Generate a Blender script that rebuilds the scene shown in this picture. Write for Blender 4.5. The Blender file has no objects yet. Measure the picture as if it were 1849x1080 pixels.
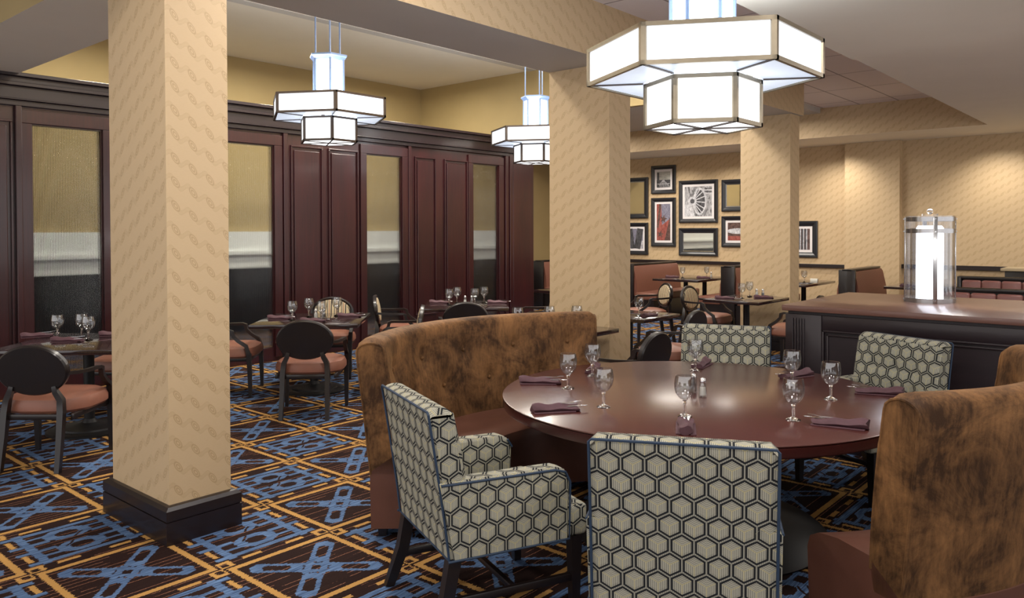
import bpy, bmesh, math, random
from mathutils import Vector, Matrix
import numpy as np
random.seed(4)
PI = math.pi
sc = bpy.context.scene
C = sc.collection

# ------------------------------------------------------------------ camera
F_PX, CY, YAW, PITCH, ROLL, CAM_H = 1422.852, 436.379, -0.85661, -0.015619, 0.003031, 1.7
def cam_axes():
    cy, sy = math.cos(YAW), math.sin(YAW); cp, sp = math.cos(PITCH), math.sin(PITCH); cr, sr = math.cos(ROLL), math.sin(ROLL)
    Ry = np.array([[cy, sy, 0], [-sy, cy, 0], [0, 0, 1]])
    M = Ry.T @ np.array([[1, 0, 0], [0, cp, -sp], [0, sp, cp]]) @ np.array([[cr, 0, sr], [0, 1, 0], [-sr, 0, cr]])
    return M[:, 0], M[:, 1], M[:, 2]
r_, f_, u_ = cam_axes()
cam = bpy.data.cameras.new('camera')
cam.sensor_fit = 'HORIZONTAL'; cam.sensor_width = 36
cam.lens = F_PX / 1849 * 36
cam.shift_y = -(540 - CY) / 1849
cam.clip_start = .05
co = bpy.data.objects.new('camera', cam); C.objects.link(co)
co.matrix_world = Matrix(((r_[0], u_[0], -f_[0], 0), (r_[1], u_[1], -f_[1], 0), (r_[2], u_[2], -f_[2], CAM_H), (0, 0, 0, 1)))
sc.camera = co

# ------------------------------------------------------------------ world, exposure
sc.view_settings.view_transform = 'Standard'
sc.view_settings.look = 'None'
sc.view_settings.gamma = 1
sc.view_settings.exposure = 0.34
w = bpy.data.worlds.new('world'); sc.world = w; w.use_nodes = True
bg = w.node_tree.nodes['Background']
bg.inputs[0].default_value = (1.0, .965, .95, 1); bg.inputs[1].default_value = 1.25

def lamp(name, kind, loc, energy, col=(1, .9, .76), size=.3, rot=(0, 0, 0), spot=None, blend=.6):
    l = bpy.data.lights.new(name, kind); l.energy = energy; l.color = col
    if kind == 'AREA': l.shape = 'DISK'; l.size = size
    else: l.shadow_soft_size = size
    if spot: l.spot_size = math.radians(spot); l.spot_blend = blend
    o = bpy.data.objects.new(name, l); C.objects.link(o); o.location = loc; o.rotation_euler = rot
    return o
# added fill lights for the near dining room, unseen above the top of the frame
for x, y in ((.6, 3.3), (3.0, 3.3), (.6, .6), (3.0, .4)):
    lamp('ceiling_fill', 'AREA', (x, y, 3.2 if y < 2.4 else 3.7), 30, (1, .93, .86), .5)
# added fill lights under the high nook ceiling, hidden by the beam
for x, y in ((3.9, 6.0), (6.6, 6.0), (9.3, 6.2), (5.2, 7.9), (8.2, 7.9)):
    lamp('ceiling_fill', 'AREA', (x, y, 4.5), 56, (1, .93, .82), .5)
# added lights that brighten the corridor behind the screen
for x in (1.5, 4.2, 6.8, 9.4):
    lamp('ceiling_fill', 'AREA', (x, 10.5, 4.4), 45, (1, .92, .76), .4)
# added fill lights for the booth room behind the pillars
for x, y in ((9.0, 6.3), (12.6, 7.2), (12.6, 5.6), (12.9, 9.6)):
    lamp('ceiling_fill', 'AREA', (x, y, 3.6 if x > 11 else 4.4), 38, (1, .92, .82), 1.0)
for x, y in ((8.6, 1.0), (11.6, 1.2), (8.6, -.6), (11.6, -.6)):  # more added fill, over the benches past the counter
    lamp('ceiling_fill', 'AREA', (x, y, 3.25), 22, (1, .92, .84), .9)
# wall washers in the far soffit
for y, e in ((2.45, 130), (5.0, 100), (.4, 120), (7.2, 60), (8.4, 70), (9.7, 60)):
    lamp('wall_washer', 'SPOT', (14.45, y, 3.26), e * .9, (1, .92, .80), .05, (0, math.radians(-22), 0), 110, .9)

# ------------------------------------------------------------------ shader builder
class S:
    """socket wrapper with operators that lay down math nodes"""
    def __init__(s, nt, v): s.nt, s.v = nt, v
    def _m(s, op, *a):
        n = s.nt.nodes.new('ShaderNodeMath'); n.operation = op
        for i, x in enumerate((s,) + a):
            x = x.v if isinstance(x, S) else x
            if isinstance(x, (int, float)): n.inputs[i].default_value = x
            else: s.nt.links.new(x, n.inputs[i])
        return S(s.nt, n.outputs[0])
    def __add__(s, o): return s._m('ADD', o)
    def __sub__(s, o): return s._m('SUBTRACT', o)
    def __mul__(s, o): return s._m('MULTIPLY', o)
    def __truediv__(s, o): return s._m('DIVIDE', o)
    def __radd__(s, o): return s + o
    def __rmul__(s, o): return s * o
    def __rsub__(s, o): return (s * -1) + o
    def lt(s, o): return s._m('LESS_THAN', o)
    def gt(s, o): return s._m('GREATER_THAN', o)
    def abs(s): return s._m('ABSOLUTE')
    def floor(s): return s._m('FLOOR')
    def fract(s): return s._m('FRACT')
    def mod(s, o): return s._m('FLOORED_MODULO', o)
    def max(s, o): return s._m('MAXIMUM', o)
    def min(s, o): return s._m('MINIMUM', o)
    def sin(s): return s._m('SINE')
    def sqrt(s): return s._m('SQRT')
    def pow(s, o): return s._m('POWER', o)
    def clamp(s):
        n = s.nt.nodes.new('ShaderNodeClamp'); s.nt.links.new(s.v, n.inputs[0]); return S(s.nt, n.outputs[0])
    def band(s, c, h): return (s - c).abs().lt(h)
    def ramp(s, a, b): return ((s - a) / (b - a)).clamp()

def new_mat(name):
    m = bpy.data.materials.new(name); m.use_nodes = True
    nt = m.node_tree; b = nt.nodes['Principled BSDF']; return m, nt, b
def coords(nt, kind='UV'):
    tc = nt.nodes.new('ShaderNodeTexCoord'); sp = nt.nodes.new('ShaderNodeSeparateXYZ')
    nt.links.new(tc.outputs[kind], sp.inputs[0]); return tc.outputs[kind], [S(nt, sp.outputs[i]) for i in range(3)]
def comb(nt, x, y, z=0):
    n = nt.nodes.new('ShaderNodeCombineXYZ')
    for i, a in enumerate((x, y, z)):
        a = a.v if isinstance(a, S) else a
        if isinstance(a, (int, float)): n.inputs[i].default_value = a
        else: nt.links.new(a, n.inputs[i])
    return n.outputs[0]
def noise(nt, vec, scale=5, detail=3, rough=.5, dist=0):
    n = nt.nodes.new('ShaderNodeTexNoise'); n.inputs['Scale'].default_value = scale; n.inputs['Detail'].default_value = detail
    n.inputs['Roughness'].default_value = rough; n.inputs['Distortion'].default_value = dist
    nt.links.new(vec, n.inputs['Vector']); return S(nt, n.outputs['Fac'])
def srgb(r, g, b):
    f = lambda c: (c / 255 / 12.92) if c / 255 <= .04045 else ((c / 255 + .055) / 1.055) ** 2.4
    return (f(r), f(g), f(b), 1)
def mix(nt, fac, a, b):
    n = nt.nodes.new('ShaderNodeMix'); n.data_type = 'RGBA'
    fac = fac.v if isinstance(fac, S) else fac
    if isinstance(fac, (int, float)): n.inputs[0].default_value = fac
    else: nt.links.new(fac, n.inputs[0])
    for i, x in ((6, a), (7, b)):
        if isinstance(x, tuple): n.inputs[i].default_value = x
        else: nt.links.new(x, n.inputs[i])
    return n.outputs[2]
def bump(nt, b, h, strength=.3, dist=.01):
    n = nt.nodes.new('ShaderNodeBump'); n.inputs['Strength'].default_value = strength; n.inputs['Distance'].default_value = dist
    nt.links.new(h.v, n.inputs['Height']); nt.links.new(n.outputs[0], b.inputs['Normal'])

def plain(name, col, rough=.6, metal=0, coat=0, nz=.06, scale=12, spec=.5):
    m, nt, b = new_mat(name); vec, _ = coords(nt, 'Object')
    k = noise(nt, vec, scale, 3)
    d = tuple(c * (1 - nz * 2) for c in col[:3]) + (1,)
    l = tuple(min(1, c * (1 + nz * 2)) for c in col[:3]) + (1,)
    nt.links.new(mix(nt, k, d, l), b.inputs['Base Color'])
    b.inputs['Roughness'].default_value = rough; b.inputs['Metallic'].default_value = metal
    b.inputs['Coat Weight'].default_value = coat; b.inputs['Coat Roughness'].default_value = .08
    b.inputs['Specular IOR Level'].default_value = spec
    return m
def wood(name, a, b_, rough=.35, coat=.3, axis='Z', scale=1, coat_rough=.12):
    m, nt, b = new_mat(name); _, (x, y, z) = coords(nt, 'Object')
    st = {'X': (3, 60, 60), 'Y': (60, 3, 60), 'Z': (60, 60, 2.5)}[axis]
    v = comb(nt, x * st[0], y * st[1], z * st[2])
    k = noise(nt, v, scale, 4, .6)
    v2 = comb(nt, x * (st[0] * .1), y * (st[1] * .1), z * (st[2] * .3)); k2 = noise(nt, v2, scale, 2)
    f = ((k * .7 + k2 * .6) - .3).clamp()
    nt.links.new(mix(nt, f, a, b_), b.inputs['Base Color'])
    b.inputs['Roughness'].default_value = rough
    b.inputs['Coat Weight'].default_value = coat; b.inputs['Coat Roughness'].default_value = coat_rough
    bump(nt, b, k, .05, .002)
    return m
def emit(name, col, s):
    m, nt, b = new_mat(name)
    vec, _ = coords(nt, 'Object'); k = noise(nt, vec, 3, 2)
    b.inputs['Base Color'].default_value = (.9, .93, .97, 1); b.inputs['Roughness'].default_value = .35
    b.inputs['Emission Color'].default_value = col
    nt.links.new((k * .25 + s * .88).v, b.inputs['Emission Strength'])
    return m

def wallpaper(name, a, b_):
    m, nt, b = new_mat(name); _, (u, v, _z) = coords(nt, 'UV')
    # chain of twisted ovals running in diagonals, linked by S swoops
    P, Q = .100, .130
    iu = (u / P).floor()
    vv = v / Q + iu * .42
    fu = (u / P).fract() - .5; fv = vv.fract() - .5
    p = fu * P * .83 + fv * Q * .56; q = fv * Q * .83 - fu * P * .56
    d = ((p / .015) * (p / .015) + (q / .034) * (q / .034)).sqrt()
    oval = d.band(.95, .16).max(d.band(.45, .16)) * d.lt(1.15)
    g = vv.fract() - .5 + fu * .42
    sw = (fu * 6.2832).sin() * .16 + g
    line = sw.abs().band(.085, .022).max(sw.abs().band(.03, .018)) * d.gt(1.15)
    pat = oval.max(line * .45)
    n = noise(nt, comb(nt, u * 40, v * 300), 1, 2)
    f = (pat * .55 + n * .2).clamp()
    nt.links.new(mix(nt, f, a, b_), b.inputs['Base Color'])
    nt.links.new((.62 - pat * .12).v, b.inputs['Roughness'])
    bump(nt, b, pat, .25, .002)
    return m
WALLP = wallpaper('cream_wallpaper', srgb(200, 175, 139), srgb(166, 140, 101))
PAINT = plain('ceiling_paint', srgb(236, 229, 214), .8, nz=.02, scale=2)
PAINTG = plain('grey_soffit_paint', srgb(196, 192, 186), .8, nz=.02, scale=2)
PLAS = plain('tan_wall_paint', srgb(172, 152, 108), .75, nz=.03, scale=3)

def tiles():
    m, nt, b = new_mat('ceiling_tile'); _, (u, v, _z) = coords(nt, 'UV')
    A, B = 1.22, .61
    r = (v / B).floor(); fu = (u / A).fract(); fv = (v / B).fract()
    g = (fu.lt(.016)).max(fv.lt(.034))
    n = noise(nt, comb(nt, u, v), 260, 2)
    c = mix(nt, g, srgb(236, 228, 228), srgb(160, 150, 152))
    nt.links.new(c, b.inputs['Base Color']); b.inputs['Roughness'].default_value = .9
    bump(nt, b, n, .15, .003); return m
TILE = tiles()

def carpet():
    m, nt, b = new_mat('patterned_carpet'); _, (x, y, _z) = coords(nt, 'Object')
    jag = noise(nt, comb(nt, x * 3, y * 110), 1.0, 1) - .5
    jag2 = noise(nt, comb(nt, x * 90, y * 60), 1.0, 1) - .5
    u = (x - 3.30) / .645 + jag * .045 + jag2 * .02; v = (y - 5.01) / .67 + jag2 * .015
    iu, iv = u.floor(), v.floor(); cx = u.fract() - .5; cy = v.fract() - .5
    B = (iu + iv).mod(2.0).gt(.5); A = 1 - B
    ax, ay = cx.abs(), cy.abs(); mx = ax.max(ay); mn = ax.min(ay)
    # yellow
    yB = mx.band(.452, .026) * B
    yA = (ay.band(.425, .021) * ax.band(.20, .085)).max(ax.band(.425, .021) * ay.band(.20, .085)) * A
    kn = mn.gt(.385) * (1 - (ax.band(.455, .030) * ay.band(.455, .030))) * A
    yellow = yB.max(yA).max(kn)
    # blue in the cells with loops (A)
    p = (cx + cy) * .7071; q = (cx - cy) * .7071
    lx, ly = (cx * 1.0).abs(), (ay - .165).abs()
    L = (lx / .185).max(ly / .125).max((lx / .185 + ly / .125) * .68)
    loops = L.lt(1.0) * L.gt(.48)
    bars = (ay.band(.335, .028) * ax.lt(.46)).max(ax.band(.335, .034) * ay.lt(.385)).max(ay.band(.085, .026) * ax.gt(.17) * ax.lt(.47)).max(ay.band(.215, .018) * ax.gt(.17) * ax.lt(.31))
    cut = (q + (p * 14).sin() * .02).abs().lt(.010) * p.abs().lt(.17)
    bA = loops.max(bars) * (1 - cut) * A
    # blue crossing chain links (B)
    ap, aq = p.abs(), q.abs()
    def link(l, t):
        d = (t / .078).max(((l - .30).abs() + t * .55) / .21); return d.lt(1.0) * d.gt(.54)
    cen = (ap.band(.0, .12) * aq.band(.06, .026)).max(aq.band(.0, .13) * ap.band(.06, .026))
    bB = link(ap, aq).max(link(aq, ap)).max(cen) * B * mx.lt(.425)
    outer = (mx.band(.395, .018) * ax.gt(.05) * mn.lt(.10)) * B
    blue = bA.max(bB).max(outer * .0)
    # thin tan pin lines running one way
    wob = noise(nt, comb(nt, x * 2.5, y * 22), 1, 2)
    pin = (v * 17).fract().lt(.10) * wob.gt(.50)
    st = noise(nt, comb(nt, x * 7, y * 150), 1, 2)
    tuft = noise(nt, comb(nt, x, y), 420, 2, .7)
    c = mix(nt, st, srgb(28, 16, 16), srgb(50, 33, 29))
    c = mix(nt, pin * .75, c, srgb(168, 118, 92))
    bl = mix(nt, (st * 2.6 - .8).clamp(), srgb(44, 64, 98), srgb(108, 136, 176))
    c = mix(nt, blue, c, bl)
    ye = mix(nt, tuft, srgb(156, 114, 62), srgb(206, 162, 96))
    c = mix(nt, yellow, c, ye)
    hs = nt.nodes.new('ShaderNodeHueSaturation'); nt.links.new(c, hs.inputs['Color'])
    nt.links.new((tuft * .9 + .55).v, hs.inputs['Value'])
    nt.links.new(hs.outputs[0], b.inputs['Base Color'])
    b.inputs['Roughness'].default_value = .95; b.inputs['Specular IOR Level'].default_value = .1
    bump(nt, b, tuft, .5, .006)
    return m
CARPET = carpet()

def hexfab():
    m, nt, b = new_mat('honeycomb_fabric'); _, (u, v, _z) = coords(nt, 'UV')
    s = .084
    x, y = u / s, v / s
    ax, ay = x.mod(1.0) - .5, y.mod(1.73205) - .866025
    bx, by = (x - .5).mod(1.0) - .5, (y - .866025).mod(1.73205) - .866025
    la = ax * ax + ay * ay; lb = bx * bx + by * by
    t = la.lt(lb)
    gx = ax * t + bx * (1 - t); gy = ay * t + by * (1 - t)
    agx, agy = gx.abs(), gy.abs()
    d = agx.max(agx * .5 + agy * .8660254)
    black = d.gt(.385) * d.lt(.466)
    # cube lines inside: a Y of paler threads, and hatching in each face
    Y = (gx.abs().lt(.02) * gy.lt(0)).max((gy - gx.abs() * .577).abs().lt(.022) * gy.gt(-.01)) * d.lt(.37)
    top = (gy - agx * .577).gt(0)
    hv = (gx * 75).sin() * .5 + .5
    hd = ((gy - agx * .577) * 70).sin() * .5 + .5
    hatch = hd * top + hv * (1 - top)
    th = noise(nt, comb(nt, u * 900, v * 240), 1, 2)
    face = (hatch * .50 + th * .35 + d.gt(.30) * .12).clamp()
    c = mix(nt, face, srgb(186, 184, 168), srgb(86, 85, 78))
    c = mix(nt, Y * .6, c, srgb(196, 184, 132))
    c = mix(nt, black, c, srgb(30, 32, 36))
    nt.links.new(c, b.inputs['Base Color']); b.inputs['Roughness'].default_value = .85
    b.inputs['Specular IOR Level'].default_value = .2
    bump(nt, b, th, .2, .002); return m
HEXF = hexfab()

def velvet():
    m, nt, b = new_mat('crushed_velvet'); vec, (x, y, z) = coords(nt, 'Object')
    k = noise(nt, vec, 4.2, 8, .70, .4)
    k2 = noise(nt, comb(nt, x * 60, y * 60, z * 14), 1, 3, .6)
    f = ((k - .37) * 3.3 + (k2 - .5) * .9).clamp()
    c = mix(nt, f, srgb(56, 36, 20), srgb(132, 94, 58))
    nt.links.new(c, b.inputs['Base Color']); b.inputs['Roughness'].default_value = .7
    b.inputs['Sheen Weight'].default_value = .35; b.inputs['Sheen Roughness'].default_value = .35
    b.inputs['Sheen Tint'].default_value = srgb(200, 150, 96)
    b.inputs['Specular IOR Level'].default_value = .2
    bump(nt, b, k, .35, .02); return m
VELVET = velvet()
def leather(name, a, b_, rough=.3):
    m, nt, b = new_mat(name); vec, (x, y, z) = coords(nt, 'Object')
    k = noise(nt, vec, 5, 5, .6); g = noise(nt, vec, 160, 2)
    nt.links.new(mix(nt, k, a, b_), b.inputs['Base Color']); b.inputs['Roughness'].default_value = rough
    bump(nt, b, g, .12, .002); return m
LEATH = leather('brown_leather', srgb(76, 46, 36), srgb(106, 70, 58))
SEATL = leather('tan_brown_vinyl', srgb(120, 76, 60), srgb(146, 96, 78), .42)
BOOTHL = leather('booth_vinyl', srgb(108, 68, 54), srgb(128, 84, 70), .42)
TUFTL = leather('burgundy_brown_vinyl', srgb(112, 72, 66), srgb(138, 92, 86), .35)
def pinstripe(name, cols, pitch, rough=.6):
    m, nt, b = new_mat(name); _, (u, v, _z) = coords(nt, 'UV')
    f = (u / pitch).fract()
    c = cols[0]
    for col, lo, hi in cols[1:]:
        c = mix(nt, f.gt(lo) * f.lt(hi), c, col)
    nt.links.new(c, b.inputs['Base Color']); b.inputs['Roughness'].default_value = rough
    th = noise(nt, comb(nt, u * 500, v * 500), 1, 2); bump(nt, b, th, .1, .001); return m
STRIPE = pinstripe("striped_fabric", [srgb(206, 192, 158), (srgb(60, 52, 50), .0, .16), (srgb(150, 96, 70), .32, .42), (srgb(72, 64, 62), .55, .66), (srgb(176, 160, 120), .80, .88)], .085)
BPIN = pinstripe('pinstriped_booth_vinyl', [srgb(128, 82, 66), (srgb(100, 58, 48), .0, .35)], .035, .5)

CHERRY = wood('cherry_wood', srgb(30, 12, 18), srgb(74, 27, 28), .32, .35, 'Z')
CHERRYH = wood('dark_cherry_moulding', srgb(24, 12, 18), srgb(40, 20, 27), .4, .2, 'X')
ESP = wood('espresso_wood', srgb(17, 12, 13), srgb(30, 20, 20), .36, .2, 'Z')
ESPX = wood('espresso_moulding', srgb(20, 13, 15), srgb(36, 22, 24), .4, .2, 'X')
COUNT = wood('counter_wood', srgb(28, 18, 24), srgb(42, 27, 32), .45, .12, 'Y')
COUNTTOP = wood('counter_top_wood', srgb(94, 64, 56), srgb(126, 88, 76), .4, .3, 'Y')
TABLE = wood('mahogany_veneer', srgb(70, 34, 32), srgb(92, 48, 42), .26, .45, 'Y', 1, .2)
TABLEE = wood('mahogany_edge', srgb(52, 20, 22), srgb(72, 30, 30), .28, .5, 'X')
DTAB = wood('dark_table_top', srgb(32, 20, 21), srgb(50, 32, 32), .16, .6, 'X', 1, .06)
BLACKM = plain('black_iron', srgb(20, 19, 21), .5, .3, 0, .05)
FRAMEM = plain('brushed_bronze', srgb(150, 140, 122), .35, .85, 0, .05, 40)
FRAMED = plain('dark_bronze', srgb(92, 84, 80), .4, .8, 0, .05, 40)
FRAMEB = plain('blued_steel', srgb(116, 136, 172), .35, .7, 0, .05, 40)
STEEL = plain('brushed_steel', srgb(170, 170, 172), .25, 1, 0, .05, 60)
SILVER = plain('polished_cutlery', srgb(225, 225, 228), .12, 1, 0, .02, 60)
PIPE = plain('blue_piping_cord', srgb(32, 52, 76), .6, 0, 0, .08, 80)
NAPK = plain('plum_napkin_cloth', srgb(84, 54, 62), .7, 0, 0, .12, 30)
GLOW = emit('lit_diffuser', (.80, .88, 1, 1), .9)
GLOWB = emit('lit_lower_diffuser', (.95, .98, 1, 1), 1.5)
GLOWR = emit('lit_underside_diffuser', (.66, .78, .95, 1), .5)
TUBE = emit('lit_lamp_tube', (.96, .97, 1, 1), 3.0)

def thin_glass(name, tint=(1, 1, 1, 1), edge=.5, base=.06, rough=.02):
    m, nt, b = new_mat(name); nt.nodes.remove(b); out = nt.nodes['Material Output']
    tr = nt.nodes.new('ShaderNodeBsdfTransparent'); tr.inputs[0].default_value = tint
    gl = nt.nodes.new('ShaderNodeBsdfGlossy'); gl.inputs['Roughness'].default_value = rough
    vec, _ = coords(nt, 'Object'); k = noise(nt, vec, 30, 1)
    lw = nt.nodes.new('ShaderNodeLayerWeight'); lw.inputs[0].default_value = .35
    f = (S(nt, lw.outputs['Facing']).pow(2.2) * edge + base + k * .03).clamp()
    mx = nt.nodes.new('ShaderNodeMixShader')
    nt.links.new(f.v, mx.inputs[0]); nt.links.new(tr.outputs[0], mx.inputs[1]); nt.links.new(gl.outputs[0], mx.inputs[2])
    nt.links.new(mx.outputs[0], out.inputs[0]); return m
BOWL = thin_glass('goblet_glass', (.93, .94, .95, 1), .95, .10)
PANE = thin_glass('clear_cylinder_glass', (.97, .98, 1, 1), .7, .05)
def solid_glass(name, rough=0.0):
    m, nt, b = new_mat(name)
    vec, _ = coords(nt, 'Object'); k = noise(nt, vec, 30, 1)
    b.inputs['Transmission Weight'].default_value = 1; nt.links.new((k * .02 + rough).v, b.inputs['Roughness'])
    b.inputs['IOR'].default_value = 1.48; b.inputs['Base Color'].default_value = (1, 1, 1, 1); return m
SOLID = solid_glass('pressed_glass')
def reeded():
    m, nt, b = new_mat('reeded_glass')
    _, (u, v, _z) = coords(nt, 'UV')
    b.inputs['Transmission Weight'].default_value = 1
    b.inputs['Roughness'].default_value = .04; b.inputs['IOR'].default_value = 1.45
    b.inputs['Base Color'].default_value = (.95, .97, .96, 1)
    k = (u * (6.28318 / .011)).sin()
    bump(nt, b, k, 1.0, .0022); return m
REED = reeded()
def mirror_mat():
    m, nt, b = new_mat('mirror_glass'); vec, _ = coords(nt, 'Object'); k = noise(nt, vec, 8, 1)
    b.inputs['Metallic'].default_value = 1; b.inputs['Base Color'].default_value = (.86, .84, .78, 1)
    nt.links.new((k * .03 + .02).v, b.inputs['Roughness']); return m
MIRROR = mirror_mat()
MATB = plain('white_mat_board', srgb(226, 222, 224), .8, nz=.01)
PFRAME = plain('black_picture_frame', srgb(30, 32, 38), .35, 0, .3, .04)
def photo_mat(name, dark, light, scale=(14, 5), thr=.5):
    m, nt, b = new_mat(name); _, (u, v, _z) = coords(nt, 'UV')
    k = noise(nt, comb(nt, u * scale[0], v * scale[1]), 1, 6, .7, .8)
    nt.links.new(mix(nt, ((k - thr) * 3.5 + .5).clamp(), dark, light), b.inputs['Base Color'])
    b.inputs['Roughness'].default_value = .35; return m
PH_BW = photo_mat('grey_photo_print', srgb(36, 36, 40), srgb(206, 206, 212))
PH_SKY = photo_mat('photo_sky_print', srgb(150, 150, 146), srgb(196, 196, 190), (3, 6))
PH_DK = photo_mat('photo_dark_print', srgb(28, 28, 32), srgb(96, 96, 102), (30, 9))
PH_LT = photo_mat('photo_light_print', srgb(150, 152, 160), srgb(226, 226, 232), (22, 22))
PH_RED = photo_mat('photo_red_print', srgb(120, 58, 54), srgb(176, 104, 96), (26, 9))
PH_BLUE = photo_mat('photo_blue_print', srgb(96, 92, 112), srgb(150, 150, 168), (20, 12))
PH_BRN = photo_mat('photo_brown_print', srgb(60, 44, 44), srgb(118, 92, 86), (16, 16))
WHITE = plain('white_plastic', srgb(226, 224, 214), .4)
SALT = plain('salt_grains', srgb(236, 232, 220), .9)
PEPPER = plain('pepper_grains', srgb(70, 60, 52), .9, nz=.3, scale=300)
PALE = plain('pale_wainscot_paint', srgb(236, 240, 240), .35, nz=.04, scale=3)
DKWALL = plain('charcoal_lower_wall', srgb(26, 30, 37), .4, nz=.15, scale=5)

# ------------------------------------------------------------------ mesh builder
class MB:
    def __init__(s): s.bm = bmesh.new()
    def _merge(s, b2, mat=None, mi=0):
        if mat is not None: b2.transform(mat)
        for f in b2.faces: f.material_index = mi
        me = bpy.data.meshes.new('t'); b2.to_mesh(me); b2.free(); s.bm.from_mesh(me); bpy.data.meshes.remove(me)
        return s
    def box(s, x0, x1, y0, y1, z0, z1, bev=0, seg=2, mat=None, mi=0):
        b = bmesh.new(); bmesh.ops.create_cube(b, size=1)
        for v in b.verts:
            v.co = Vector(((x0 + x1) / 2 + v.co.x * (x1 - x0), (y0 + y1) / 2 + v.co.y * (y1 - y0), (z0 + z1) / 2 + v.co.z * (z1 - z0)))
        if bev: bmesh.ops.bevel(b, geom=b.edges[:], offset=bev, segments=seg, affect='EDGES', profile=.5)
        return s._merge(b, mat, mi)
    def grid_pts(s, P, closed_u=False, closed_v=False, caps=False, mat=None, mi=0):
        """P[i][j] rows of points"""
        b = bmesh.new(); V = [[b.verts.new(p) for p in r] for r in P]
        n, m = len(P), len(P[0])
        for i in range(n if closed_u else n - 1):
            for j in range(m if closed_v else m - 1):
                q = [V[i][j], V[(i + 1) % n][j], V[(i + 1) % n][(j + 1) % m], V[i][(j + 1) % m]]
                try: b.faces.new(q)
                except ValueError: pass
        if caps:
            b.faces.new(V[0]); b.faces.new(V[-1][::-1])
        bmesh.ops.remove_doubles(b, verts=b.verts, dist=1e-6)
        bmesh.ops.recalc_face_normals(b, faces=b.faces)
        return s._merge(b, mat, mi)
    def lathe(s, prof, seg=24, loc=(0, 0, 0), mat=None, mi=0):
        P = [[(loc[0] + r * math.cos(2 * PI * k / seg), loc[1] + r * math.sin(2 * PI * k / seg), loc[2] + z) for r, z in prof] for k in range(seg)]
        return s.grid_pts(P, closed_u=True, mat=mat, mi=mi)
    def cyl(s, x, y, z0, z1, r, seg=20, mat=None, mi=0):
        return s.lathe([(0, z0), (r, z0), (r, z1), (0, z1)], seg, (x, y, 0), mat, mi)
    def tube(s, pts, rad, seg=8, mat=None, mi=0, sq=None):
        pts = [Vector(p) for p in pts]; n = len(pts)
        R = rad if isinstance(rad, (list, tuple)) else [rad] * n
        P = []; up = Vector((0, 0, 1))
        for i, p in enumerate(pts):
            t = (pts[min(i + 1, n - 1)] - pts[max(i - 1, 0)]).normalized()
            if abs(t.dot(up)) > .98: up2 = Vector((0, 1, 0))
            else: up2 = up
            a = t.cross(up2).normalized(); b_ = a.cross(t).normalized()
            if i and a.dot(pa) < 0 and abs(a.dot(pa)) > .5: a, b_ = -a, -b_
            if i:
                a = (pa - t * pa.dot(t)).normalized(); b_ = t.cross(a).normalized()
                if b_.dot(pb) < 0: b_ = -b_
            pa, pb = a, b_
            if sq:
                w, h = (sq[i] if isinstance(sq, list) else sq)
                cs = [(-w, -h), (w, -h), (w, h), (-w, h)]
                P.append([p + a * c[0] + b_ * c[1] for c in cs])
            else:
                P.append([p + (a * math.cos(2 * PI * k / seg) + b_ * math.sin(2 * PI * k / seg)) * R[i] for k in range(seg)])
        return s.grid_pts(P, closed_v=True, caps=True, mat=mat, mi=mi)
    def prism(s, poly, z0, z1, mat=None, mi=0, bev=0):
        b = bmesh.new(); a = [b.verts.new((x, y, z0)) for x, y in poly]; f = b.faces.new(a)
        r = bmesh.ops.extrude_face_region(b, geom=[f]); bmesh.ops.translate(b, vec=(0, 0, z1 - z0), verts=[v for v in r['geom'] if isinstance(v, bmesh.types.BMVert)])
        bmesh.ops.recalc_face_normals(b, faces=b.faces)
        if bev: bmesh.ops.bevel(b, geom=b.edges[:], offset=bev, segments=2, affect='EDGES', profile=.5)
        return s._merge(b, mat, mi)
    def sphere(s, c, r, mi=0, sc_=(1, 1, 1), seg=12):
        b = bmesh.new(); bmesh.ops.create_uvsphere(b, u_segments=seg, v_segments=seg // 2 + 2, radius=r)
        for v in b.verts: v.co = Vector((c[0] + v.co.x * sc_[0], c[1] + v.co.y * sc_[1], c[2] + v.co.z * sc_[2]))
        return s._merge(b, None, mi)
    def build(s, name, mats, parent=None, smooth=True, loc=None, uvoff=(0, 0)):
        bm = s.bm
        uv = bm.loops.layers.uv.new('UVMap')
        for f in bm.faces:
            n = f.normal; ax = max(range(3), key=lambda i: abs(n[i]))
            for l in f.loops:
                c = l.vert.co
                l[uv].uv = ((c.y, c.z), (c.x, c.z), (c.x, c.y))[ax]
                l[uv].uv.x += uvoff[0]; l[uv].uv.y += uvoff[1]
            f.smooth = smooth
        me = bpy.data.meshes.new(name); bm.to_mesh(me); bm.free()
        if not isinstance(mats, (list, tuple)): mats = [mats]
        for m in mats: me.materials.append(m)
        if smooth:
            me.set_sharp_from_angle(angle=math.radians(38))
        o = bpy.data.objects.new(name, me); C.objects.link(o)
        if parent: o.parent = parent
        if loc: o.location = loc
        return o

def thing(name, label, cat, loc=(0, 0, 0), rz=0, group=None):
    o = bpy.data.objects.new(name, None); C.objects.link(o); o.empty_display_size = .1
    o.location = loc; o.rotation_euler = (0, 0, rz); o['label'] = label; o['category'] = cat
    if group: o['group'] = group
    return o
def tag(o, label, cat, group=None):
    o['label'] = label; o['category'] = cat
    if group: o['group'] = group
    return o
def struct(name, mb, mat, parent=None, smooth=False):
    o = mb.build(name, mat, parent, smooth)
    if not parent: o['kind'] = 'structure'
    return o
def dup(root, loc, rz, label, group=None):
    def cp(o, par):
        c = o.copy(); C.objects.link(c); c.parent = par
        for ch in [k for k in bpy.data.objects if k.parent == o]: cp(ch, c)
        return c
    r = cp(root, None); r.location = loc; r.rotation_euler = (0, 0, rz); r['label'] = label
    if group: r['group'] = group
    return r

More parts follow.
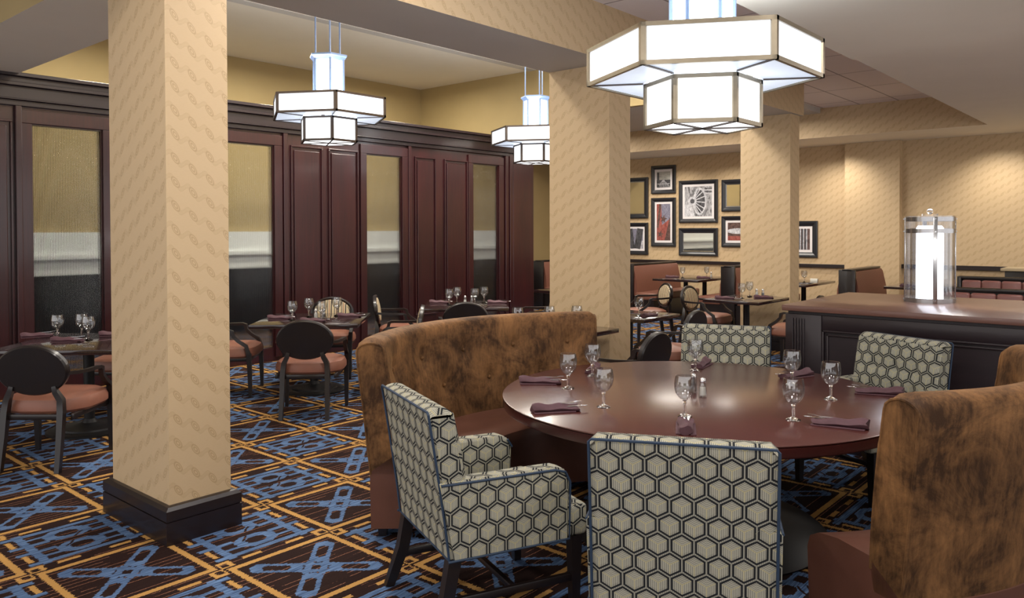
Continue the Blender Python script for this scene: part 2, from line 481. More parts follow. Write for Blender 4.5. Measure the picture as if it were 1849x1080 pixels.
# ------------------------------------------------------------------ room
ZB = 3.278; ZT = 3.785
struct('floor', MB().box(-4, 17, -6, 14, -.1, 0), CARPET)
# far wall with its pilaster
struct('wall_far', MB().box(15.38, 15.6, -6, 14, 0, 3.9), WALLP)
struct('wall_pilaster', MB().box(15.2, 15.38, 4.0, 4.95, 0, ZB - .001), WALLP)
struct('wall_back', MB().box(-4, 15.38, 12, 12.2, 0, 4.7), PLAS)
# pillars
def pillar(n, x0, x1):
    struct('wall_pillar_%s' % n, MB().box(x0 + .028, x1 - .01, 4.205, 4.925, 0, ZB - .001), WALLP)
    m = MB()
    X0, X1, Y0, Y1 = x0 - .012, x1 + .03, 4.155, 4.975
    m.box(X0 + .012, X1 - .012, Y0 + .012, Y1 - .012, 0, .128)
    m.box(X0, X1, Y0, Y1, .133, .185, .0)
    P = []
    for k, (e, z) in enumerate(((0, .185), (.018, .202), (.032, .204))):
        P.append([(X0 + e, Y0 + e, z), (X1 - e, Y0 + e, z), (X1 - e, Y1 - e, z), (X0 + e, Y1 - e, z)])
    m.grid_pts(P, closed_v=True, caps=True)
    m.box(X0 + .006, X1 - .006, Y0 + .006, Y1 - .006, .126, .134)
    m.box(X0, X1, Y0, Y1, 0, .124)
    struct('baseboard_pillar_%s' % n, m, ESPX)
pillar('left', 1.97, 2.37); pillar('middle', 6.235, 6.64); pillar('right', 10.655, 11.02)
# ceilings, beams and soffits
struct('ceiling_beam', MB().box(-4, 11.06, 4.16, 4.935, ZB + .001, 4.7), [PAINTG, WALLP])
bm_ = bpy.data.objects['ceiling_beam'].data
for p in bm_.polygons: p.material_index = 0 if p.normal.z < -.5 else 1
struct('ceiling_beam_left', MB().box(2.0, 2.75, 4.935, 12, ZB + .001, 4.7), [PAINT, PLAS])
for p in bpy.data.objects['ceiling_beam_left'].data.polygons: p.material_index = 0 if p.normal.z < -.5 else 1
struct('ceiling_left', MB().box(-4, 2.0, 4.935, 12, ZT, ZT + .1), PAINT)
struct('ceiling_nook', MB().box(2.75, 11.0, 4.935, 12, 4.56, 4.7), PAINT)
struct('ceiling_strip', MB().box(2.75, 11.0, 8.95, 9.12, 4.552, 4.5599), PAINTG)  # thin grey strip along the nook ceiling
struct('wall_bulkhead_nook', MB().box(11.0, 11.12, 7.4, 12, ZB, 4.7).box(11.0, 11.12, 4.935, 7.4, 3.70, 4.7), PLAS)
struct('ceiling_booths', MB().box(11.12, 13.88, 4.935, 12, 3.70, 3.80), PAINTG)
struct('ceiling', MB().box(-4, 13.88, 2.41, 4.16, ZT, ZT + .1).box(11.06, 13.88, 4.16, 4.935, ZT, ZT + .1), TILE)
struct('wall_bulkhead_far', MB().box(13.88, 14.0, 2.41, 12, ZB + .001, 4.0), WALLP)
struct('ceiling_soffit_far', MB().box(13.881, 15.38, 2.41, 12, ZB, ZB + .1), PAINT)
struct('ceiling_soffit_right', MB().box(7.62, 15.38, -6, 2.41, ZB, ZT + .1).box(-4, 7.62, -6, 2.41, ZB - .018, ZT + .1), PAINT)
# chair rails along the far wall
struct('trim_2', MB().box(15.33, 15.38, 4.952, 12, .945, 1.012, .004), ESPX)
struct('trim_3', MB().box(15.33, 15.38, -2, 3.998, .975, 1.05, .004), ESPX)

# ------------------------------------------------------------------ wood and reeded glass screen (plane y = 9)
Y9 = 9.0
glass = [(2.905, 3.575), (5.05, 5.695), (7.224, 7.875), (9.44, 10.06)]
panels = [(1.55, 2.05), (2.22, 2.70), (3.98, 4.30), (4.46, 4.78), (5.98, 6.44), (6.58, 7.05), (8.17, 8.57), (8.80, 9.285)]
m = MB()
z_gl, z_pt = 2.785, 2.80
def frame_span(a, b, z0, z1): m.box(a, b, 9.03, 9.13, z0, z1)
edges = [1.2] + [e for g in glass for e in (g[0], g[1])] + [10.96]
for i in range(0, len(edges), 2): m.box(edges[i], edges[i + 1], 9.04, 9.13, 0, z_gl)
m.box(1.2, 10.96, 9.04, 9.13, z_gl, 3.02)
for g in glass: m.box(g[0], g[1], 9.04, 9.13, 0, .17)
for g in glass:      # door style stiles around each pane
    for a, b in ((g[0] - .12, g[0] - .012), (g[1] + .012, g[1] + .13)):
        m.box(a, b, 9.012, 9.0395, .05, z_gl + .011, .004)
    m.box(g[0] - .12, g[1] + .13, 9.012, 9.0395, z_gl + .012, 2.93, .004)
for a, b in ((5.835, 5.90), (8.0, 8.06), (10.22, 10.30), (2.74, 2.80), (3.70, 3.78)):
    m.box(a, b, 8.995, 9.05, .05, 3.0, .008)
m.box(10.32, 10.96, 8.985, 9.14, 0, 3.0, .006); m.box(10.40, 10.88, 8.978, 8.99, .2, 2.86, .006)
wl = struct('wall_left', m, CHERRY)
m = MB()
for a, b in panels:
    m.box(a - .022, a, 9.015, 9.042, .40, z_pt, .004); m.box(b, b + .022, 9.015, 9.042, .40, z_pt, .004)
    m.box(a - .022, b + .022, 9.015, 9.042, z_pt, z_pt + .022, .004); m.box(a - .022, b + .022, 9.015, 9.042, .378, .40, .004)
    m.box(a + .03, b - .03, 9.022, 9.042, .44, z_pt - .04, .008)
struct('raised_panel', m, CHERRY, wl)
m = MB()
for z0, z1, y0 in ((2.965, 3.02, 8.99), (3.02, 3.035, 8.955), (3.035, 3.16, 8.975), (3.16, 3.195, 8.93), (3.195, 3.25, 8.95), (3.25, 3.288, 8.90)):
    m.box(1.2, 10.99, y0, 9.16, z0, z1, .004)
struct('trim_4', m, CHERRYH)
for i, g in enumerate(glass):
    struct('window_%d' % (i + 1), MB().box(g[0], g[1], 9.075, 9.085, .17, z_gl), REED)
# pale band and charcoal base of the corridor wall seen through the glass
struct('trim_5', MB().box(1, 13, 11.90, 12, 1.08, 1.675).box(1, 13, 11.84, 12, 1.30, 1.36), PALE)
struct('trim_6', MB().box(1, 13, 11.93, 12, 0, 1.08), DKWALL)

# ------------------------------------------------------------------ pendants
def hexp(R, z, a0=0): return [(R * math.cos(a0 + k * PI / 3), R * math.sin(a0 + k * PI / 3), z) for k in range(6)]
def hexbar(m, R, z, w, h, mi=0):
    """hexagonal ring of flat bars standing just proud of radius R"""
    P = []
    for rr, zz in ((R - w, z - h), (R + .004, z - h), (R + .004, z + h), (R - w, z + h)):
        P.append(hexp(rr, zz))
    m.grid_pts([list(r) for r in zip(*P)], closed_u=True, closed_v=True, mi=mi)
def pendant(label, loc, z0, top):
    t = thing('pendant_lamp', label, 'pendant lamp', (loc[0], loc[1], z0), 0, 'hexagonal pendant lamps')
    a, b, c = .26, .475, .475 + .44     # lower tier top, drum top, tower top
    def hexshell(R, za, zb): return MB().grid_pts([hexp(R, za), hexp(R, zb)], closed_v=True)
    m = MB().grid_pts([hexp(.318, .005), hexp(.318, a)], closed_v=True, caps=True); m.build('lower_shade', GLOWB, t, False)
    m = MB().grid_pts([hexp(.643, a + .005), hexp(.643, b)], closed_v=True); m.build('drum_shade', GLOW, t, False)
    m = MB().grid_pts([hexp(.635, a + .01), hexp(.325, a + .01), hexp(.325, a + .02), hexp(.635, a + .02)], closed_u=True, closed_v=True); m.build('underside_shade', GLOWR, t, False)
    m = MB().grid_pts([hexp(.635, b - .02), hexp(.18, b - .02), hexp(.18, b - .01), hexp(.635, b - .01)], closed_u=True, closed_v=True); m.build('top_shade', GLOW, t, False)
    m = MB().grid_pts([hexp(.168, b - .02), hexp(.168, c)], closed_v=True, caps=True); m.build('tower_shade', GLOWB, t, False)
    m = MB()
    for R, za, zb, w in ((.65, a, b, .012), (.325, 0, a, .010)):
        hexbar(m, R, za + .011, .02, .011); hexbar(m, R, zb - .011, .02, .011)
        for x, y, _ in hexp(R, 0):
            ang = math.atan2(y, x)
            for s in (-1, 1):
                th = ang + s * 2 * PI / 3
                dx, dy = math.cos(th), math.sin(th)
                nx, ny = -dy * s, dx * s
                p = [(x, y), (x + dx * w * 2, y + dy * w * 2), (x + dx * w * 2 - x * .012 / R, y + dy * w * 2 - y * .012 / R), (x * (1 - .02 / R), y * (1 - .02 / R))]
                o = .004
                m.prism([(px * (1 + o / R), py * (1 + o / R)) for px, py in p], za, zb)
    m.build('drum_frame', FRAMEM if top == 'big' else FRAMED, t, False)
    m = MB()
    for k in range(3):
        x, y = .31 * math.cos(k * PI / 3), .31 * math.sin(k * PI / 3)
        m.tube([(-x, -y, .0), (x, y, .0)], .0, sq=(.007, .004))
    m.build('bottom_bars', FRAMED, t, False)
    for k in range(6):
        x, y = math.cos(k * PI / 3), math.sin(k * PI / 3)
        MB().tube([(.33 * x, .33 * y, a + .004), (.64 * x, .64 * y, a + .004)], 0, sq=(.006, .004)).build('underside_bar', FRAMED, t, False)
    m = MB()
    for x, y, _ in hexp(.172, 0): m.cyl(x, y, b, c, .013, 6)
    P = [hexp(.172, c - .03), hexp(.20, c), hexp(.215, c + .012), hexp(.215, c + .03), hexp(.0001, c + .035)]
    m.grid_pts(P, closed_v=True)
    m.build('tower_frame', FRAMEB, t, False)
    for k in range(3):
        x, y = .15 * math.cos(k * 2 * PI / 3), .15 * math.sin(k * 2 * PI / 3)
        MB().cyl(x, y, c + .02, (4.56 if loc[1] > 4.9 else ZB - .02) - z0 if loc[1] > 2.41 else ZB - .019 - z0, .009, 8).build('rod', FRAMEB, t)
    m = MB().cyl(0, 0, (4.52 if loc[1] > 4.9 else ZB - .05) - z0, (4.559 if loc[1] > 4.9 else ZB - .019) - z0, .22, 24); m.build('ceiling_plate', FRAMED, t)
    return t
pendant('large white hexagonal pendant lamp hanging over the round table', (4.08, 2.11), 2.266, 'big')
pendant('hexagonal pendant lamp seen whole between the left and middle pillars', (5.19, 7.13), 2.644, 's')
pendant('hexagonal pendant lamp partly hidden by the middle pillar', (8.75, 7.13), 2.644, 's')
for (x, y, z, e) in ((4.08, 2.11, 2.77, 34), (5.19, 7.13, 3.15, 26), (8.75, 7.13, 3.15, 26)):
    for k in range(3):                     # light thrown up out of the drum around the tower
        a = math.radians(20 + 120 * k)
        lamp('pendant_uplight', 'AREA', (x + .4 * math.cos(a), y + .4 * math.sin(a), z), e / 3, (.86, .93, 1), .3, (PI, 0, 0))

# ------------------------------------------------------------------ oval back armchair (faces +y in its own frame)
def oval_chair():
    t = thing('oval_back_armchair', '', 'chair', (0, 0, 0))
    # seat cushion
    P = []
    prof = [(0.0, .395), (.94, .395), (1.0, .415), (1.0, .455), (.95, .492), (.80, .512), (.45, .522), (0, .525)]
    N = 32
    for k in range(N):
        a = 2 * PI * k / N; c, s_ = math.cos(a), math.sin(a)
        ex = .31 if s_ > -.2 else .31 - .06 * (-s_)
        rx = ex * (abs(c) ** .55) * (1 if c > 0 else -1); ry = .275 * (abs(s_) ** .55) * (1 if s_ > 0 else -1)
        P.append([(rx * q, ry * q + .03, z) for q, z in prof])
    MB().grid_pts(P, closed_u=True).build('seat', SEATL, t)
    # oval back, tilted
    tilt = Matrix.Translation((0, -.265, .712)) @ Matrix.Rotation(math.radians(9), 4, 'X')
    N = 40; P = []
    for k in range(N):
        a = 2 * PI * k / N
        x, z = .255 * math.cos(a), .182 * math.sin(a)
        P.append([(0, -.022, 0), (x * .95, -.022, z * .95), (x, -.012, z), (x, .018, z), (x * .93, .024, z * .92), (x * .85, .014, z * .82)])
    MB().grid_pts(P, closed_u=True, mat=tilt).build('back_frame', ESP, t)
    P = []
    for k in range(N):
        a = 2 * PI * k / N
        x, z = .255 * math.cos(a), .182 * math.sin(a)
        P.append([(x * .86, .010, z * .83), (x * .80, .028, z * .76), (x * .5, .036, z * .5), (0, .04, 0)])
    MB().grid_pts(P, closed_u=True, mat=tilt).build('back_pad', STRIPE, t)
    for s in (-1, 1):
        m = MB(); m.tube([(s * .205, -.33, 0), (s * .20, -.285, .25), (s * .198, -.262, .42), (s * .190, -.252, .50), (s * .160, -.266, .56), (s * .150, -.270, .60)], 0,
                         sq=[(.017, .019), (.020, .022), (.022, .024), (.021, .022), (.019, .016), (.015, .008)])
        m.build('leg', ESP, t)
        m = MB(); m.tube([(s * .285, .262, 0), (s * .285, .258, .25), (s * .288, .25, .44)], 0, sq=[(.015, .015), (.020, .020), (.023, .023)])
        m.build('leg', ESP, t)
        m = MB(); m.tube([(s * .288, .25, .43), (s * .292, .225, .52), (s * .296, .15, .57), (s * .298, .10, .62), (s * .300, .09, .668), (s * .299, .06, .682), (s * .285, -.08, .680), (s * .262, -.19, .684), (s * .235, -.262, .690)], 0,
                         sq=[(.021, .022), (.019, .018), (.017, .016), (.017, .016), (.018, .018), (.020, .012), (.019, .012), (.017, .012), (.012, .012)])
        m.build('arm', ESP, t)
    MB().box(-.27, .27, .235, .262, .36, .40, .004).box(-.19, .19, -.27, -.245, .36, .40, .004).box(-.275, -.25, -.24, .25, .36, .40, .004).box(.25, .275, -.24, .25, .36, .40, .004).build('seat_rail', ESP, t)
    return t
oc0 = oval_chair(); oc_used = [False]
def oval(x, y, face, label, group=None):
    """face: world angle in degrees the sitter would look"""
    rz = math.radians(face - 90)
    if not oc_used[0]:
        oc_used[0] = True; oc0.location = (x, y, 0); oc0.rotation_euler = (0, 0, rz); oc0['label'] = label; oc0['group'] = group; return oc0
    return dup(oc0, (x, y, 0), rz, label, group)

# ------------------------------------------------------------------ small tables, goblets, napkins, shakers
def small_table(cx, cy, sx, sy, rz, label, group, z=.76, cols=((0, 0),)):
    t = thing('pedestal_table', label, 'table', (cx, cy, 0), rz, group)
    MB().box(-sx / 2, sx / 2, -sy / 2, sy / 2, z - .04, z, .004).build('table_top', DTAB, t)
    for x, y in cols:
        MB().cyl(x, y, .03, z - .05, .042, 20).box(x - .12, x + .12, y - .12, y + .12, z - .055, z - .04, .003).build('column', BLACKM, t)
        r = .33 if len(cols) == 1 else .2
        MB().lathe([(0, 0), (r, 0), (r, .014), (r - .02, .022), (r * .72, .026), (r * .70, .04), (r * .38, .048), (.06, .07), (.044, .10), (0, .10)], 36, (x, y, 0)).build('base', BLACKM, t)
    return t
def goblet():
    t = thing('water_goblet', '', 'glass')
    outer = [(.0085, .082), (.018, .086), (.030, .098), (.041, .118), (.046, .142), (.0465, .165), (.043, .190), (.0405, .205)]
    inner = [(.0385, .205), (.041, .190), (.0445, .165), (.044, .142), (.039, .119), (.028, .101), (.016, .091), (0, .089)]
    outer = [(r * 1.13 if r > .01 else r, z) for r, z in outer]; inner = [(r * 1.13, z) for r, z in inner]
    MB().lathe([(0, .082)] + outer + inner, 28).build('bowl', BOWL, t)
    MB().lathe([(0, .014), (.009, .016), (.0065, .030), (.009, .044), (.0065, .056), (.0075, .068), (.012, .078), (.0085, .082), (0, .082)], 16).build('stem', SOLID, t)
    MB().lathe([(0, 0), (.034, 0), (.036, .003), (.030, .006), (.016, .011), (.009, .016), (0, .016)], 24).build('foot', SOLID, t)
    return t
gb0 = goblet(); gb_used = [False]
def put_goblet(x, y, z, label, group):
    if not gb_used[0]:
        gb_used[0] = True; gb0.location = (x, y, z); gb0['label'] = label; gb0['group'] = group; return gb0
    return dup(gb0, (x, y, z), random.uniform(0, 6), label, group)
def make_napkin():
    t = thing('rolled_napkin', '', 'napkin')
    # roll lies along +x, open end with cutlery at +x
    P = []; N = 14
    for i in range(15):
        u = i / 14; x = -.12 + .24 * u
        w = .034 * (1 + .08 * math.sin(u * 9)) * (.9 + .25 * u); h = .025 * (1 - .35 * u) * (1 + .1 * math.sin(u * 13))
        row = []
        for k in range(N):
            a = 2 * PI * k / N
            row.append((x + .008 * math.sin(a * 2), w * math.cos(a), h * (1 + math.sin(a)) * (.85 + .15 * math.cos(a * 3 + u * 4))))
        P.append(row)
    m = MB().grid_pts(P, closed_v=True, caps=True)
    m.box(-.118, .10, -.046, -.02, 0, .006, .002); m.box(-.11, .128, .012, .046, 0, .005, .002)
    m.build('cloth', NAPK, t)
    m = MB()      # fork: handle inside the roll, four tines out of it
    m.tube([(.02, .006, .040), (.085, .008, .040), (.105, .009, .042)], 0, sq=[(.003, .0012), (.004, .0012), (.010, .0012)])
    for k in range(4):
        m.tube([(.104, .001 + .0052 * k, .042), (.120, .001 + .0052 * k, .046), (.144, .001 + .0052 * k, .047)], 0, sq=(.0013, .001))
    m.build('fork', SILVER, t)
    m = MB(); m.tube([(.06, -.012, .026), (.12, -.014, .028), (.155, -.016, .029)], 0, sq=[(.003, .0012), (.007, .001), (.002, .001)])
    m.sphere((.150, -.016, .029), .016, sc_=(1.3, .75, .22)); m.build('spoon', SILVER, t)
    return t
nk0 = make_napkin(); nk_used = [False]
def put_napkin(x, y, z, ang, label, group):
    if not nk_used[0]:
        nk_used[0] = True; nk0.location = (x, y, z); nk0.rotation_euler = (0, 0, ang); nk0['label'] = label; nk0['group'] = group; return nk0
    return dup(nk0, (x, y, z), ang, label, group)
def shaker(x, y, z, label, group, fill):
    t = thing('spice_shaker', label, 'shaker', (x, y, z), 0, group)
    MB().lathe([(0, 0), (.022, 0), (.0235, .004), (.020, .05), (.017, .078), (.016, .082), (.014, .082), (.015, .076), (.018, .05), (.0205, .008), (0, .007)], 10).build('glass_body', BOWL, t)
    MB().lathe([(0, .009), (.0185, .009), (.0165, .052), (0, .052)], 10).build('contents', fill, t)
    MB().lathe([(.0165, .078), (.0175, .080), (.0175, .090), (.013, .102), (.005, .107), (0, .107)], 16).build('cap', SILVER, t)
    return t

# ------------------------------------------------------------------ nook tables and chairs
def corner_set(cx, cy, rz, size, label, group): return small_table(cx, cy, size, size, rz, label, group)
GT = 'square dining tables in the panelled nook'
a45 = math.radians(-46)
TT = .76
small_table(2.70, 7.12, 1.07, 1.07, a45, 'dark square pedestal table left of the left pillar', GT)
small_table(4.93, 7.06, 1.07, 1.07, a45, 'dark square pedestal table nearest right of the left pillar', GT)
small_table(7.08, 6.90, 1.02, 1.02, a45, 'dark square pedestal table behind the velvet sofa by the wood screen', GT)
GC = 'oval back armchairs around the nook tables'
def around(cx, cy, who, r=.80):
    for ang, label in who:
        a = math.radians(ang); oval(cx + r * math.cos(a), cy + r * math.sin(a), ang + 180, label, GC)
oval(2.178, 6.377, 41, 'black oval back armchair with brown seat at far left, seen from behind', GC)
oval(3.49 + .82, 6.22, 44, 'black oval back armchair seen squarely from behind, right of the left pillar', GC)
around(2.70, 7.12, ((44, 'oval back armchair just left of the left pillar beyond its table'),), .82)
around(4.93, 7.06, ((44, 'striped oval back armchair beyond the table, showing through the goblets'), (137, 'armchair in side view half hidden by the right edge of the left pillar'), (-44, 'armchair in side view whose arm runs behind the left end of the velvet sofa')), .86)
around(7.08, 6.90, ((-136, 'dark oval back rising just behind the left velvet sofa'), (137, 'striped oval back armchair left of the table by the wood screen'), (-44, 'oval back armchair edge just left of the middle pillar')), .84)
def gset(pts, labels, z=TT, group='water goblets on the nook tables'):
    for (x, y), l in zip(pts, labels): put_goblet(x, y, z, l, group)
gset([(2.588, 7.50), (2.758, 7.42), (2.714, 7.16)], ['leftmost water goblet on the table at the far left', 'rear goblet of the overlapping pair at far left table', 'front goblet of the overlapping pair at far left table'])
gset([(4.66, 7.05), (4.98, 7.22), (4.86, 6.82), (5.25, 7.09)], ['leftmost goblet on the table right of the left pillar', 'second goblet from left on the table right of the left pillar', 'third goblet from left on the table right of the left pillar', 'rightmost goblet on the table right of the left pillar'])
gset([(6.86, 6.98), (7.12, 7.10), (7.11, 6.78), (7.39, 6.88)], ['leftmost goblet on the table before the wood screen behind the sofa', 'second goblet from left on the table behind the sofa', 'third goblet from left on the table behind the sofa', 'rightmost goblet on the table behind the sofa'])
GN = 'plum napkins on the nook tables'
for x, y, a, l in ((2.50, 7.72, -20, 'plum napkin at the far left edge of the leftmost table'), (2.56, 7.20, -45, 'plum napkin in front of the goblets on the leftmost table'), (2.98, 7.28, -30, 'plum napkin against the pillar edge on the leftmost table'),
                   (4.66, 7.28, -50, 'plum napkin left of the goblets, table right of the left pillar'), (4.74, 6.80, -45, 'plum napkin in front of the goblets, table right of the left pillar'), (5.26, 6.88, -45, 'plum napkin right of the goblets, table right of the left pillar'),
                   (6.96, 7.26, -50, 'plum napkin left of the goblets on the table behind the sofa'), (7.42, 6.68, -45, 'plum napkin right of the goblets on the table behind the sofa')):
    put_napkin(x, y, TT, math.radians(a), l, GN)
GS = 'glass shakers on the dining tables'
for x, y, l in ((4.94, 7.04, 'salt shaker amid the goblets on the table right of the left pillar'), (7.10, 6.94, 'salt shaker amid the goblets on the table behind the sofa')): shaker(x, y, TT, l, GS, SALT)
for x, y, l in ((5.00, 6.98, 'pepper shaker amid the goblets on the table right of the left pillar'), (7.17, 6.89, 'pepper shaker amid the goblets on the table behind the sofa')): shaker(x, y, TT, l, GS, PEPPER)

# middle ground tables
GM = 'dark tables around the pillars'
small_table(5.66, 4.52, 1.05, .95, 0, 'dark table whose corner shows between the sofa and middle pillar', GM, .775)
small_table(7.42, 4.72, .76, .84, 0, 'dark table just right of the middle pillar', GM)
small_table(10.10, 4.57, 1.0, .78, 0, 'dark pedestal table against the right pillar', GM)
small_table(9.9, 7.3, .9, .9, 0, 'dark table behind the middle pillar, beside a striped chair', GM)
G2 = 'oval back armchairs near the pillars'
oval(5.38, 3.46, 93, 'black oval back armchair right of the velvet sofa, seen from behind', G2)
oval(7.09, 4.02, 93, 'oval back armchair peeping over the far patterned chair', G2)
oval(10.12, 5.16, -88, 'striped oval back armchair facing right at the table by the right pillar', G2)
oval(9.60, 3.70, 95, 'armchair half hidden by the left end of the dark counter', G2)
oval(10.20, 6.15, 142, 'striped oval back armchair farther off, right of the middle pillar', G2)
gset([(5.52, 4.72), (5.78, 4.55), (5.98, 4.38)], ['goblet top peeping over the sofa beside the middle pillar', 'middle goblet top peeping over the sofa before the middle pillar', 'goblet rim nearest the right end of the sofa top'], .775, 'goblets on the table behind the sofa end')
gset([(7.30, 4.52)], ['goblet with a napkin on the table just right of the middle pillar'], TT, 'goblets on the pillar tables')
gset([(10.02, 4.60), (10.40, 4.66)], ['left goblet on the table against the right pillar', 'right goblet on the table against the right pillar'], TT, 'goblets on the pillar tables')
for x, y, a, l in ((7.34, 4.42, 0, 'plum napkin on the table just right of the middle pillar'), (9.80, 4.74, -60, 'left plum napkin on the table against the right pillar'), (10.22, 4.38, -60, 'right plum napkin on the table against the right pillar')):
    put_napkin(x, y, TT, math.radians(a), l, 'plum napkins on the pillar tables')
shaker(10.50, 4.60, TT, 'salt shaker on the table against the right pillar', GS, SALT); shaker(10.52, 4.52, TT, 'pepper shaker on the table against the right pillar', GS, PEPPER)

# ------------------------------------------------------------------ booths at the far wall (benches run along x)
def booth(x0, x1, yb, label, left=True, right=True, ht=1.02):
    t = thing('booth_bench', label, 'booth bench', ((x0 + x1) / 2, yb, 0), 0, 'brown leather booths at the far wall')
    h = (x1 - x0) / 2
    MB().box(-h - .03, -h + .02, -.13, .13, 0, ht, .006).box(-h, h, -.03, .03, 0, ht - .01).box(-h - .03, h, -.075, .075, ht - .02, ht + .01, .004).build('end_panel', ESP, t)
    for s, on in ((-1, right), (1, left)):
        if not on: continue
        ys = lambda v: s * v
        P = []
        for x in (-h + .03, h):
            P.append([(x, ys(.032), .40), (x, ys(.19), .42), (x, ys(.17), .70), (x, ys(.115), ht - .07), (x, ys(.09), ht - .03), (x, ys(.03), ht - .02)])
        MB().grid_pts(P, closed_v=True, caps=True).build('backrest', BPIN, t)
        y0, y1 = sorted((ys(.16), ys(.62)))
        MB().box(-h + .0, h, y0, y1, .34, .48, .03, 3).build('seat', BOOTHL, t)
        MB().box(-h + .02, h - .0, min(ys(.03), ys(.56)), max(ys(.03), ys(.56)), 0, .345).build('plinth', ESP, t)
    return t
booth(13.0, 14.75, 8.30, 'brown leather booth bench right of the middle pillar', False, True, 1.01)
booth(13.0, 14.75, 10.52, 'brown leather booth bench glimpsed between the wood screen and middle pillar', False, True, 1.03)
booth(13.0, 14.75, 6.22, 'brown leather booth bench partly hidden by the right pillar', True, True, 1.03)
booth(13.1, 14.6, 4.22, 'brown leather booth bench right of the right pillar, black end panel', True, True, 1.03)
small_table(13.70, 7.28, 1.4, .95, 0, 'dark booth table below the wagon wheel picture', 'booth tables', TT, ((-.28, 0), (.28, -.1)))
small_table(13.75, 5.28, 1.4, .84, 0, 'dark booth table right of the right pillar', 'booth tables', TT, ((-.3, 0), (.3, 0)))
small_table(14.2, 3.35, 1.3, .9, 0, 'dark booth table left of the glowing lamp', 'booth tables', TT, ((-.3, 0), (.3, 0)))
gset([(13.55, 7.42), (13.95, 7.12)], ['left goblet on the booth table below the pictures', 'right goblet on the booth table below the pictures'], TT, 'goblets on the booth tables')
gset([(13.7, 5.14)], ['goblet on the booth table right of the right pillar'], TT, 'goblets on the booth tables')
for x, y, a, l in ((13.50, 7.62, -45, 'left plum napkin on the booth table below the pictures'), (13.62, 7.02, -45, 'right plum napkin on the booth table below the pictures'), (13.6, 5.40, -45, 'plum napkin on the booth table right of the right pillar'), (13.72, 3.48, -45, 'dark napkin on the booth table left of the lamp')):
    put_napkin(x, y, TT, math.radians(a), l, 'plum napkins on the booth tables')
shaker(14.06, 7.08, TT, 'shaker on the booth table below the pictures', GS, SALT)
tag(MB().box(13.95, 14.0, 5.0, 5.13, TT, TT + .055, .003).build('condiment_box', WHITE), 'small cream box on the booth table right of the right pillar', 'box')

# tufted benches in rows facing the room
def tufted(x, y0, y1, label, ht):
    t = thing('tufted_bench', label, 'booth bench', (x, (y0 + y1) / 2, 0), 0, 'tufted brown benches beyond the counter')
    h = (y1 - y0) / 2
    MB().box(0, .10, -h, h, 0, ht, .004).box(-.05, .12, -h, h, ht - .035, ht, .004).box(-.06, .1, h - .05, h + .0, 0, ht - .01, .004).build('back_frame', ESP, t)
    n = max(3, round(2 * h / .24)); m = MB(); m2 = h - .05
    for i in range(n):
        a = -h + (2 * h - .06) * i / n; b = -h + (2 * h - .06) * (i + 1) / n
        m.box(-.085, .0, a + .001, b - .001, .45, ht - .045, .03, 3)
    m.build('backrest', TUFTL, t)
    MB().box(-.58, -.02, -h, h - .05, .34, .47, .03, 3).build('seat', TUFTL, t)
    MB().box(-.52, .0, -h, h - .05, 0, .34).build('plinth', ESP, t)
tufted(9.66, -.6, 2.36, 'tufted brown bench nearest behind the counter lamp', 1.05)
tufted(12.0, -.6, 2.42, 'tufted brown bench in the farther row right of the lamp', 1.05)
t = thing('service_counter', 'dark counter with beige top at far right edge by the wall', 'counter', (13.9, 1.0, 0))
MB().box(-.28, .28, -1.5, 1.13, 0, 1.06, .004).build('cabinet', ESP, t); MB().box(-.32, .32, -1.55, 1.18, 1.06, 1.10, .004).build('counter_top', plain('beige_laminate', srgb(190, 172, 140), .4), t)

# ------------------------------------------------------------------ dark counter with lamp
t = thing('service_counter', 'long dark wood counter carrying the glowing cylinder lamp', 'counter', (6.12, 2.46, 0))
MB().box(.02, 1.50, -4.4, -.03, 0, 1.055).box(-.01, .03, -.30, -.02, 0, 1.03, .003).box(.0, .03, -4.4, -.30, .92, 1.03, .003).box(.0, .03, -4.4, -.30, 0, .14, .003).build('cabinet', COUNT, t)
m = MB()
for k in range(5): m.box(-.022, -.008, -.085 - k * .022, -.073 - k * .022, .05, 1.0, .004)
m.build('reeded_pilaster', COUNT, t)
m = MB()
for o, pr in ((0, -.006), (.030, .006)):
    a = -.30 - o; z0, z1 = .14 + o, .92 - o
    m.box(pr, .03, -4.4, a, z1 - .016, z1, .004); m.box(pr, .03, a - .016, a, z0, z1, .004); m.box(pr, .03, -4.4, a, z0, z0 + .016, .004)
m.build('panel_moulding', COUNT, t)
MB().box(-.04, 1.54, -4.4, .0, 1.055, 1.10, .006).build('counter_top', COUNTTOP, t)
# cylinder lamp
t = thing('cylinder_lamp', 'tall glass cylinder lamp with steel bands glowing on the dark counter', 'table lamp', (7.07, 1.63, 1.10))
MB().lathe([(.180, .03), (.180, .70), (.174, .70), (.174, .03), (.180, .03)], 40).build('glass_cylinder', PANE, t)
MB().lathe([(0, .0), (.186, 0), (.186, .035), (.178, .035), (0, .03)], 40).build('base_band', STEEL, t)
for z in (.56, .655):
    MB().lathe([(.181, z), (.186, z), (.186, z + .034), (.181, z + .034), (.181, z)], 40).build('band', STEEL, t)
m = MB()
for ang in (205, 25, 115, 295):
    a = math.radians(ang); x, y = .186 * math.cos(a), .186 * math.sin(a)
    M4 = Matrix.Translation((x, y, 0)) @ Matrix.Rotation(a, 4, 'Z')
    m.box(-.003, .003, -.016, .016, .0, .69, .001, mat=M4)
    for z in (.57, .67, .02): m.box(0, .012, -.004, .004, z, z + .008, 0, mat=M4)
m.build('strap', STEEL, t)
MB().lathe([(0, .03), (.10, .03), (.10, .60), (.085, .62), (0, .62)], 32).build('light_tube', TUBE, t)
MB().lathe([(.145, .032), (.145, .60), (.141, .60), (.141, .032), (.145, .032)], 32).build('inner_glass', PANE, t)
